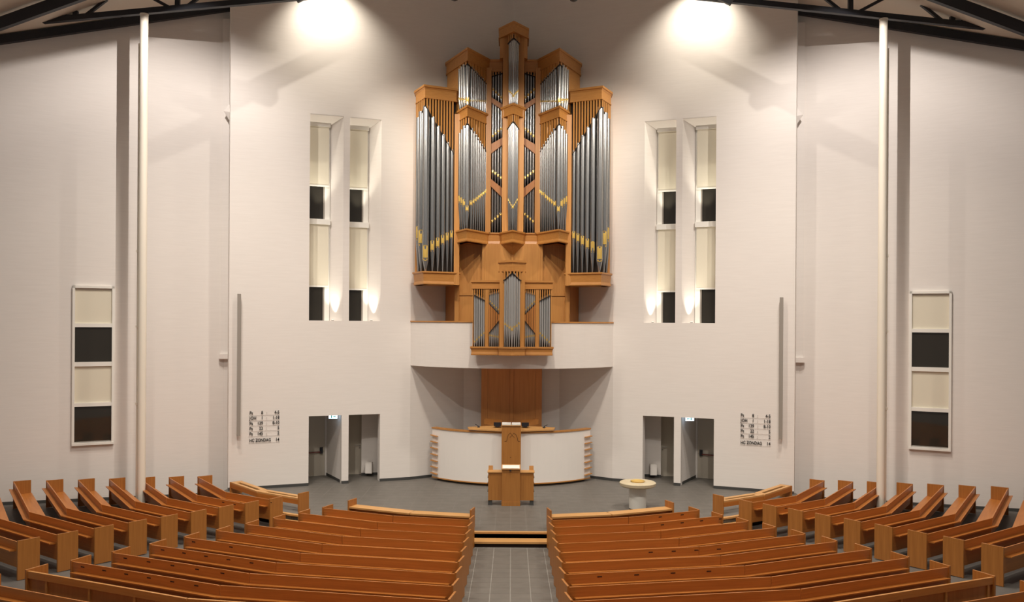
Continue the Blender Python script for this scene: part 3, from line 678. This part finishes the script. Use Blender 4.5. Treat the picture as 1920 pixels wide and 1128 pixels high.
    MB().box(-1.98, -1.05, 31.65, 31.69, zr-.05, zr+.05).build('panel_rail', M_woodv, org, mx)
    MB().box(-2.09, -1.93, 31.55, 31.75, 4.45, 8.62).build('post', M_woodv, org, mx)
    MB().prism([(-2.09, 31.7), (-2.03, 31.7), (-2.3, 32.75), (-2.5, 32.65)], 4.45, 7.12).build('side_panel', M_woodr, org, mx)
    MB().prism([(-1.09, 31.50), (-.03, 31.42), (-.03, 31.55), (-1.09, 31.62)], 5.0, 8.62).build('panel', M_woodv, org, mx)
    MB().box(-1.10, -1.02, 31.46, 31.66, 5.0, 8.62).build('post', M_woodv, org, mx)
# shared centre pieces
MB().box(-.03, .03, 31.38, 31.5, 5.0, 8.62).build('post', M_woodv, org)
MB().prism([(-1.95, 31.76), (1.95, 31.76), (1.9, 32.45), (-1.9, 32.45)], 4.45, 8.7).build('case_body', M_dark, org)
bp = [(-2.10, 31.6), (-2.03, 31.28), HA, (-.92, 31.62), (-.42, 31.62), CA]; bp = bp+[(-x, y) for x, y in bp[:-1][::-1]]
base_mould(org, bp, 9.03, 8.60, .12, False)
MB().prism([(x, y+.02) for x, y in bp]+[(1.9, 32), (-1.9, 32)], 8.60, 8.72).build('case_floor', M_woodr, org)
MB().extr([(-.42, 31.45, 8.6), (.42, 31.45, 8.6), (0, 30.85, 8.6)], (0, 0, .02)).build('corbel', M_woodr, org)
m = MB(); m.add([(-.42, 31.44, 8.6), (.42, 31.44, 8.6), (0, 30.85, 8.6), (0, 31.42, 8.18)], [(0, 2, 1), (0, 3, 2), (2, 3, 1), (0, 1, 3)]); m.build('corbel', M_woodr, org)
mkpipe(org, 0, CA[1]+.09, .055, 9.02, at(*c2(765, 262), 30.8).z, at(964, 228, 30.8).z, False)
mkpipe(org, 0, CA[1]+.09, .055, 13.5, at(*c1(768, 568), 30.8).z, at(964, 71, 30.8).z, False)
cornice(org, [(-.50, 32.3), (-.50, 31.42), (0, 30.70), (.50, 31.42), (.50, 32.3)], 16.40, .34, .05, False)
MB().prism([(-.37, 31.5), (.37, 31.5), (.37, 32.6), (-.37, 32.6)], 9.0, 16.2).build('case_body', M_dark, org)

# ------------------------------------------------------------------ choir organ hung on the balcony front
ro = thing('choir_organ', (0, 29.8, 4.65), 'small oak organ case with tin pipes hung on the balcony front', 'organ')
YW = 29.60; RP = [(-1.34, 30.0), (-1.34, YW), (-.42, YW), (-.40, 29.45), (0, 29.15), (.40, 29.45), (.42, YW), (1.34, YW), (1.34, 30.0)]
base_mould(ro, RP, 4.95, 4.66, .08, False)
MB().prism(RP, 4.70, 4.93).build('case_floor', M_woodc, ro)
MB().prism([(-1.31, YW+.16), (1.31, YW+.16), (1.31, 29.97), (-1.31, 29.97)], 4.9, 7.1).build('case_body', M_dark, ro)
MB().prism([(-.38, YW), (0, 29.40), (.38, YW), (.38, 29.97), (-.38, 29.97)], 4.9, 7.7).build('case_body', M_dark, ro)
cornice(ro, [(-.42, 29.95), (-.42, 29.50), (0, 29.20), (.42, 29.50), (.42, 29.95)], 7.87, .34, .07, False)
RL, RA = (-.42, 29.47), (0., 29.17)
f0 = face_pts(RL, RA, [c3(702, 242), c3(757, 192)]); m0 = face_pts(RL, RA, [c3(705, 560), c3(755, 600)])
mkpipe(ro, 0, RA[1]+.09, .06, 4.95, at(*c3(757, 600), 29.2).z, f0[1][1], False)
for mx in (False, True):
    sg = 1 if mx else -1
    cornice(ro, [(-1.34, 29.95), (-1.34, YW), (-.42, YW)], 7.21, .26, .07, mx)
    MB().box(-.43, -.275, 29.40, 29.7, 4.93, 7.55).build('post', M_woodv, ro, mx)
    x0, x1 = at(*c3(562, 500), YW).x, at(*c3(588, 500), YW).x
    MB().box(x0, x1, YW-.03, YW+.12, 4.93, 6.95).build('post', M_woodv, ro, mx)
    MB().box(-1.34, -1.315, YW-.02, YW+.36, 4.93, 6.95).build('side_panel', M_woodv, ro, mx)
    slats(ro, RL, RA, .3, 1, 3, 7.53, [(f0[0][0], f0[0][1]), (1, f0[1][1])], mx)
    pipes(ro, RL, RA, .36, .88, 3, [(f0[0][0], f0[0][1]), (1, f0[1][1])], [(m0[0][0], m0[0][1]), (1, m0[1][1])], 4.95, mx)
    P, Q = (-1.31, YW), (x0, YW)
    f = face_pts(P, Q, [c3(490, 345), c3(560, 387)]); mo = face_pts(P, Q, [c3(490, 690), c3(560, 615)])
    slats(ro, P, Q, 0, 1, 5, 6.95, [(0, f[0][1]), (1, f[1][1])], mx)
    pipes(ro, P, Q, .0, 1, 5, [(0, f[0][1]), (1, f[1][1])], [(0, mo[0][1]), (1, mo[1][1])], 4.95, mx)
    P, Q = (x1, YW), (-.43, YW)
    a = face_pts(P, Q, [c3(588, 350), c3(660, 330)]); b_ = face_pts(P, Q, [c3(588, 412), c3(660, 490)]); c_ = face_pts(P, Q, [c3(588, 617), c3(660, 525)])
    slats(ro, P, Q, 0, 1, 5, 6.95, [(0, a[0][1]), (1, a[1][1])], mx, trim=False)
    pipes(ro, P, Q, .02, .98, 5, [(0, a[0][1]), (1, a[1][1])], [(0, b_[0][1]+.10), (1, b_[1][1]+.12)], [(0, b_[0][1]), (1, b_[1][1])], mx)
    slats(ro, P, Q, 0, 1, 5, [(0, b_[0][1]), (1, b_[1][1])], [(0, c_[0][1]), (1, c_[1][1])], mx, fill=.8, mt=M_woodr)
    pipes(ro, P, Q, .02, .98, 5, [(0, c_[0][1]), (1, c_[1][1])], [(0, 5.32), (1, 5.25)], 4.95, mx)

# ------------------------------------------------------------------ pulpit
pul = thing('pulpit', (0, 31.0, 0), 'white curved pulpit wall with oak cap, tall oak front panel and reading desk', 'pulpit')
PW = arc(2.90, 31.9, 30.56, 28)
MB().sweep(PW, [(0, .12), (0, 1.88), (-.1, 1.88), (-.1, .12)]).build('curved_wall', M_white, pul)
MB().sweep(PW, [(.03, 1.88), (.03, 1.925), (-.2, 1.925), (-.2, 1.88)]).build('cap_rail', M_woodc, pul)
MB().sweep(PW, [(.015, .085), (.015, .125), (-.1, .125), (-.1, .085)]).build('bottom_strip', M_woodc, pul)
MB().sweep(arc(2.7, 31.9, 30.9, 24), [(0, 0), (0, .09), (-.1, .09), (-.1, 0)]).build('plinth', M_base, pul)
for k in range(7):
    z = at(817, 815+k*11.7, 31.85).z
    for s in (-1, 1):
        P0 = Vector((s*2.945, 31.93)); P1 = Vector((s*2.69, 31.62))
        MB().beam((P0.x, P0.y-.06, z), (P1.x, P1.y-.04, z-.02), .08, .028).build('end_slat', M_woodc, pul)
yp = 30.28
x0, x1 = at(941.5, 840, yp).x, at(976, 840, yp).x
zt = at(958, 797, yp).z
MB().box(-.335, .335, yp, yp+.38, .5, zt-.02).build('front_panel', M_woodd, pul)
m = MB(); m.extr([(-.33, yp-.03, zt-.02), (.33, yp-.03, zt-.02), (.33, yp+.42, zt+.0), (-.33, yp+.42, zt+.0)], (0, 0, .03)); m.build('lectern_top', M_woodl, pul)
# carved outline on the front panel
def curve_tube(pts, r, name, mt, par): return MB().tube(pts, r, 6).build(name, mt, par, smooth=True)
def carve(px): return [tuple(at(860+a/6.265, 780+b/6.265, yp-.002)) for a, b in px]
curve_tube(carve([(540, 295), (565, 290), (572, 250), (585, 215), (610, 195), (628, 225), (645, 195), (672, 215), (690, 255), (695, 292), (718, 295)]), .007, 'carved_line', M_slot, pul)
curve_tube(carve([(600, 250), (628, 225), (655, 250)]), .006, 'carved_line', M_slot, pul)
MB().tube([(0-.02, yp+.0, at(958, 857, yp).z), (-.02, yp-.012, at(958, 857, yp).z)], .014).build('keyhole', M_slot, pul)
# reading desk behind the wall
m = MB(); zr = 1.95
for s in (-1, 1):
    q = [(s*.34, 30.45, zr+.0), (s*1.5, 30.75, zr+.02), (s*1.56, 30.98, zr+.06), (s*.34, 30.95, zr+.12)]
    MB().extr(q, (0, 0, .04)).build('desk_top', M_woodl, pul)
    q = [(s*.34, 31.0, zr+.12), (s*.98, 31.25, zr+.14), (s*.98, 31.6, zr+.3), (s*.34, 31.4, zr+.27)]
    MB().extr(q, (0, 0, .035)).build('music_ledge', M_woodr, pul)
# back panel under the balcony
bpn = thing('pulpit_back_panel', (0, 32.9, 0), 'tall red-brown oak panel behind the pulpit under the balcony', 'panel')
for a, b in ((-1.14, -.9), (-.895, -.075), (.075, .895), (.9, 1.14)): MB().box(a, b, 32.85, 33.0, .05, 4.18).build('board', M_woodp, bpn)
MB().box(-.07, .07, 32.82, 33.0, .05, 4.18).build('centre_post', M_woodp, bpn)
MB().box(-1.15, 1.15, 33.0, 33.1, 0, 4.18).build('backing', M_woodp, bpn)
MB().box(-1.15, 1.15, 32.80, 32.99, 0, .05).build('plinth', M_woodr, bpn)
# open book and little monitors on the pulpit
bk = thing('open_book', (0, yp+.2, zt+.05), 'open book with white pages on top of the pulpit', 'book')
for s in (-1, 1):
    MB().extr([(s*.015, yp-.03, zt+.012), (s*.325, yp-.03, zt+.012), (s*.325, yp+.36, zt+.03), (s*.015, yp+.36, zt+.03)], (0, 0, .035)).build('pages', M_paper, bk)
for s, sd in ((-1, 'left'), (1, 'right')):
    mt_ = thing('monitor', (s*.5, 30.75, zr+.12), f'small black monitor box on the reading desk {sd} of the open book', 'monitor')
    m = MB(); m.box(min(s*.36, s*.62), max(s*.36, s*.62), 30.70, 30.80, zr+.16, zr+.29); m.build('casing', M_black, mt_)
    MB().box(min(s*.42, s*.56), max(s*.42, s*.56), 30.69, 30.81, zr+.14, zr+.16).build('foot', M_black, mt_)
    mc = thing('microphone', (s*1.2, 30.85, zr+.07), f'small dark microphone on the reading desk towards the {sd}', 'microphone')
    MB().tube([(s*1.16, 30.86, zr+.13), (s*1.20, 30.85, zr+.17), (s*1.28, 30.83, zr+.21)], .012).build('gooseneck', M_black, mc)
    MB().rings([(s*1.16, 30.86, zr+.105, .05), (s*1.16, 30.86, zr+.13, .04)], 10).build('base', M_black, mc)

# ------------------------------------------------------------------ lower lectern on the stage
yl = 27.4
le = thing('lectern', (0, yl+.25, 0), 'wide oak lectern with side wings standing on the stage before the pulpit', 'lectern')
MB().box(-.285, .285, yl, yl+.45, .0, 1.15).build('centre_panel', M_woodd, le)
MB().box(-.295, .295, yl-.012, yl+.05, .0, .13).build('plinth', M_woodd, le)
MB().extr([(-.30, yl-.04, 1.15), (.30, yl-.04, 1.15), (.30, yl+.42, 1.21), (-.30, yl+.42, 1.21)], (0, 0, .03)).build('desk_top', M_woodl, le)
MB().rings([(0-.02, yl-.035, 1.10, .03), (-.02, yl-.035, 1.15, .03)], 10).build('knob', M_black, le)
for s in (-1, 1):
    a, b = sorted((s*.285, s*.72)); MB().box(a, b, yl+.08, yl+.42, .16, 1.03).build('wing', M_woodd, le)
    a, b = sorted((s*.285, s*.745)); MB().box(a, b, yl+.05, yl+.45, 1.03, 1.06).build('wing_top', M_woodl, le)
    a, b = sorted((s*.58, s*.72)); MB().box(a, b, yl+.40, yl+.43, 1.06, 1.20).build('wing_stop', M_woodl, le)
    for z in (.42, .66, .86): a, b = sorted((s*.72, s*.738)); MB().box(a, b, yl+.1, yl+.40, z, z+.03).build('edge_slat', M_slot, le)
    a, b = sorted((s*.6, s*.72)); MB().box(a, b, yl+.1, yl+.4, 0, .16).build('foot', M_base, le)
b2 = tag(MB().extr([(-.27, yl-.03, 1.182), (.27, yl-.03, 1.182), (.27, yl+.30, 1.225), (-.27, yl+.30, 1.225)], (0, 0, .015)).build('open_book', M_paper), 'open white booklet lying on the lower lectern', 'book')

# ------------------------------------------------------------------ font
fx, fy = 3.95, 27.1
fo_ = thing('baptismal_font', (fx, fy, 0), 'round stone baptismal font with brass bowl on a white pillar', 'font')
MB().rings([(fx, fy, .03, .265), (fx, fy, .70, .265)], 36).build('pillar', M_plast, fo_, smooth=True)
MB().rings([(fx, fy, 0, .27), (fx, fy, .03, .27)], 36).build('foot_ring', M_base, fo_, smooth=True)
MB().rings([(fx, fy, .66, .30), (fx, fy, .70, .50), (fx, fy, .74, .555), (fx, fy, .82, .565), (fx, fy, .845, .53), (fx, fy, .85, .24), (fx, fy, .83, .20)], 48).build('stone_basin', M_stone, fo_, smooth=True)
MB().rings([(fx, fy, .832, .10), (fx, fy, .842, .20), (fx, fy, .875, .225), (fx, fy, .878, .215), (fx, fy, .85, .17)], 36).build('brass_bowl', M_gold, fo_, smooth=True)

# ------------------------------------------------------------------ things on the walls
def text_mesh(txt, size, align, mt, par, org_, ax, up_, name='lettering'):
    cu = bpy.data.curves.new('t', 'FONT'); cu.body = txt; cu.size = size; cu.align_x = align; cu.extrude = .004; cu.resolution_u = 3; cu.offset = size*.018
    ob = bpy.data.objects.new('t', cu); COL.objects.link(ob)
    dg = bpy.context.evaluated_depsgraph_get(); me = bpy.data.meshes.new_from_object(ob.evaluated_get(dg))
    bpy.data.objects.remove(ob); off = OFF[par.name]; nn = Vector(ax).cross(Vector(up_))
    for v in me.vertices: c = v.co.copy(); v.co = Vector(org_)+Vector(ax)*c.x+Vector(up_)*c.y+nn*c.z-off
    me.materials.clear(); me.materials.append(mt); me.name = name
    o = bpy.data.objects.new(name, me); COL.objects.link(o); o.parent = par; return o
ROWS = [('Ps', '8', '4-5'), ('JOH', '1', '1-18'), ('Ps', '139', '8-10'), ('Ps', '22', '5'), ('Ps', '145', '2')]
for s, side, pxc in ((-1, 'left', 496), (1, 'right', 501)):
    sc, zc0 = ws(pxc, 767); _, zb0 = ws(pxc, 830)
    wd = 52*30.0/F*1.04
    ax = Vector((WT.x, WT.y, 0)) if s < 0 else Vector((WT.x, -WT.y, 0)); up_ = Vector((0, 0, 1)); nn = ax.cross(up_)
    c = wp(sc, -.02); c = Vector((c[0]*(-s) if s > 0 else c[0], c[1], zc0))
    hb = thing('hymn_board', c, f'hymn board with black letters and numbers on the wall {side} of the organ', 'sign', 'hymn boards')
    ht = zc0-zb0; rh = ht*.155
    o0 = c-ax*(wd/2)
    for k, (a, b, d) in enumerate(ROWS):
        base = o0+Vector((0, 0, -(k+1)*rh+.02))
        MB().extr([o0+Vector((0, 0, -(k+1)*rh))-ax*.02, o0+Vector((0, 0, -(k+1)*rh))+ax*(wd+.02), o0+Vector((0, 0, -(k+1)*rh+.006))+ax*(wd+.02), o0+Vector((0, 0, -(k+1)*rh+.006))-ax*.02], nn*.005).build('rail', M_white, hb)
        text_mesh(a, rh*.88, 'LEFT', M_ink, hb, base+nn*.006, ax*.80, up_)
        text_mesh(b, rh*.88, 'RIGHT', M_ink, hb, base+ax*(wd*.45)+nn*.006, ax*.80, up_)
        text_mesh(':', rh*.8, 'CENTER', M_grey, hb, base+ax*(wd*.57)+nn*.006, ax*.80, up_)
        text_mesh(d, rh*.88, 'RIGHT', M_ink, hb, base+ax*wd+nn*.006, ax*.80, up_)
    zq = -ht*.97; base = o0+Vector((0, 0, zq+.02))
    MB().extr([o0+Vector((0, 0, zq))-ax*.02, o0+Vector((0, 0, zq))+ax*(wd+.02), o0+Vector((0, 0, zq+.006))+ax*(wd+.02), o0+Vector((0, 0, zq+.006))-ax*.02], nn*.005).build('rail', M_white, hb)
    text_mesh('HC ZONDAG', rh*.88, 'LEFT', M_ink, hb, base+nn*.006, ax*.74, up_)
    text_mesh('14', rh*.88, 'RIGHT', M_ink, hb, base+ax*wd+nn*.006, ax*.80, up_)
    # column loudspeaker
    pxs = 448 if s < 0 else 454.5
    ss, zt_ = ws(pxs, 551); _, zb_ = ws(pxs, 815)
    q = wp(ss, -.16); sp = thing('column_speaker', ((q[0] if s < 0 else -q[0]), q[1], zb_), f'long thin grey column loudspeaker upright on the wall {side} of the organ', 'speaker')
    MB().prism([wp(ss-.055, -.24), wp(ss+.055, -.24), wp(ss+.055, -.10), wp(ss-.055, -.10)], zb_, zt_).build('cabinet', M_grey, sp, s > 0)
    for z in (zb_+.4, (zb_+zt_)/2, zt_-.4): MB().prism([wp(ss-.03, -.10), wp(ss+.03, -.10), wp(ss+.03, 0), wp(ss-.03, 0)], z-.04, z+.04).build('bracket', M_grey, sp, s > 0)
    # window in the outer wall
    d = Vector((SB[0]-SA[0], SB[1]-SA[1])).normalized(); n2 = Vector((d.y, -d.x))
    def sp_(t, off_): return (SA[0]+d.x*t+n2.x*off_, SA[1]+d.y*t+n2.y*off_)
    SLn = math.hypot(SB[0]-SA[0], SB[1]-SA[1])
    def sw(x, y): t, p = onl(x, y, SA, SB); return t*SLn, p.z
    t0, z1 = sw(136, 535); t1, z0 = sw(213, 832); z1b = sw(213, 536)[1]; z0 = (sw(136, 834)[1]+z0)/2
    cpt = sp_((t0+t1)/2, 0); win = thing('window_'+('5' if s < 0 else '6'), ((cpt[0] if s < 0 else -cpt[0]), cpt[1], z0), f'four-part window with blinds and dark panes in the {side} outer wall', 'window', kind='structure')
    def pn(a, b, z0_, z1_, o0_, o1_, nm, mt_, par=None): return MB().prism([sp_(a, o1_), sp_(b, o1_), sp_(b, o0_), sp_(a, o0_)], z0_, z1_).build(nm, mt_, par or win, s > 0)
    fw = .075
    pn(t0, t0+fw, z0, z1, 0, .10, 'frame_stile', M_trimw); pn(t1-fw, t1, z0, z1, 0, .10, 'frame_stile', M_trimw)
    pn(t0, t1, z0, z0+fw, 0, .11, 'frame_rail', M_trimw); pn(t0, t1, z1-fw, z1, 0, .10, 'frame_rail', M_trimw)
    ys = [(543, 606), (613, 678), (686, 754), (761, 826)]
    for k, (ya, yb) in enumerate(ys):
        za, zb = sw(175, ya)[1], sw(175, yb)[1]
        if k % 2 == 0: pn(t0+fw, t1-fw, zb, za, .005, .025, 'blind', M_blind)
        else: pn(t0+fw, t1-fw, zb, za, .005, .035, 'pane', M_glass)
        if k < 3: pn(t0+fw, t1-fw, sw(175, ys[k+1][0])[1], zb, .0, .085, 'transom', M_trimw)
